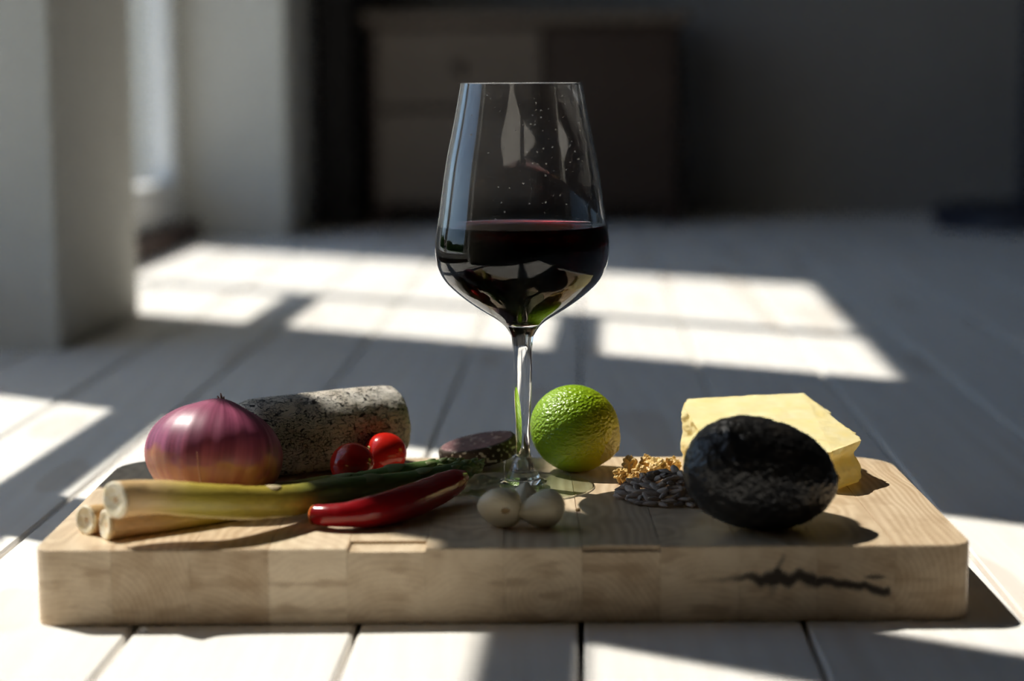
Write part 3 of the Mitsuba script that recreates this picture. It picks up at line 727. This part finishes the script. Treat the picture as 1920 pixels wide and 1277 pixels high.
# ------------------------------------------------------------------ walnuts and sunflower seeds
mat('mat_walnut', prin(mikit.proc(lambda p, n, uv: MIX((0.50, 0.27, 0.06), (0.80, 0.58, 0.22), FB(p.x * 260, p.y * 260, p.z * 260, 3))), 0.5))
def walnut(seed, size, at, rot):
    m = trimesh.creation.icosphere(subdivisions=4); v = np.array(m.vertices)
    f_ = meshkit.fbm(v * 1.7 + seed * 5, 3, seed)
    v = v * (0.60 + 1.25 * (f_[:, None] - 0.25)) * (1 - 0.22 * np.exp(-(v[:, 1:2] / 0.12) ** 2)) * (1 + 0.07 * np.sin(v[:, 0:1] * 11 + 4 * f_[:, None]))
    v = v * np.array(size)
    m.vertices = v
    m.apply_transform(trimesh.transformations.euler_matrix(*rot))
    m.apply_translation([at[0], at[1], at[2] - m.bounds[0][2]])
    return m
NS = 0.82
nuts = [('walnut piece standing left of the others, nearest the glass foot', (0.0600, 1.078), (0.0056, 0.0046, 0.0062), 0),
        ('golden walnut piece second from the left, flat on the board', (0.0655, 1.0905), (0.0070, 0.0055, 0.0045), 0.003),
        ('bright yellow walnut piece behind the left end of the seeds', (0.0708, 1.081), (0.0062, 0.005, 0.0056), 0.001),
        ('tallest walnut piece with pointed top behind the middle of the seeds', (0.0800, 1.086), (0.0078, 0.006, 0.0082), 0.0015),
        ('small walnut crumb between the tall piece and the yellow piece', (0.0752, 1.098), (0.0045, 0.004, 0.004), 0.0065),
        ('walnut piece right of the tall one, next to the avocado', (0.0895, 1.092), (0.0062, 0.005, 0.0052), 0.003),
        ('pale walnut fragment lying lowest between left piece and seeds', (0.0655, 1.074), (0.0042, 0.0035, 0.003), 0)]
for i, (lab, (x, y), size, dz) in enumerate(nuts):
    k = tag(obj('walnut_piece', walnut(i + 1, np.array(size) * NS, (x, y - 0.009, BZ + dz * NS), rng.uniform(0, 6, 3)), 'mat_walnut', smooth=40), lab, 'walnut', 'walnut pieces behind the seeds')
seed_mats = []
for j, c in enumerate(((0.38, 0.305, 0.25), (0.50, 0.41, 0.34), (0.30, 0.24, 0.20))):
    seed_mats.append(mat(f'mat_seed_{j}', prin(mikit.proc((lambda c: lambda p, n, uv: MIX(c, tuple(x * 1.35 for x in c), FB(p.x * 900, p.y * 900, p.z * 900, 2)))(c)), 0.5)))
seed_ply = [mikit.ply(drop(L_, W_, H_, 2, 0.3), seed_mats[0], smooth=True) for L_, W_, H_ in ((0.0096, 0.0048, 0.0030), (0.0088, 0.0044, 0.0028), (0.0104, 0.0050, 0.0031))]
r3 = np.random.default_rng(21)
centre, RX, RY, HP = np.array([0.0830, 1.034]), 0.0275, 0.029, 0.0125
spots = []
tries = 0
while len(spots) < 150 and tries < 6000:
    tries += 1
    q = r3.uniform(-1, 1, 2)
    if q @ q > 1: continue
    h = HP * (1 - (q @ q) ** 0.8)
    layer = r3.uniform(0.75, 1.0) if q @ q < 0.8 else r3.uniform(0, 1)
    z = BZ + 0.0015 + h * layer
    pnt = np.array([centre[0] + q[0] * RX, centre[1] + q[1] * RY, z])
    if all(np.linalg.norm((pnt - s_) * [1, 1, 1.6]) > 0.0036 for s_ in spots):
        spots.append(pnt)
for i, pnt in enumerate(spots):
    yaw = r3.uniform(0, 2 * math.pi); low = pnt[2] < BZ + 0.003
    tilt = r3.normal(0, 0.06 if low else 0.22)
    f = frame((math.cos(yaw) * math.cos(tilt), math.sin(yaw) * math.cos(tilt), math.sin(tilt))) @ trimesh.transformations.rotation_matrix(r3.normal(0, 0.15 if low else 0.5), [1, 0, 0])
    k = again('sunflower_seed', seed_ply[i % 3], None, T4(f, pnt), seed_mats[int(r3.integers(0, 3))])
    labels[k] = {'label': 'grey hulled sunflower seed in the heap in front of the avocado', 'category': 'seed', 'group': 'sunflower seeds heaped on the board'}

fc = tag(obj('floor_crumb', placed(blob((0.0019, 0.0016, 0.0011), 2, 0.3, 2, 8), np.eye(4), (-0.1750, 0.9085, 0.0008)), 'mat_dust'), 'pale crumb on the floor in the shadow under the front edge of the board', 'crumb')
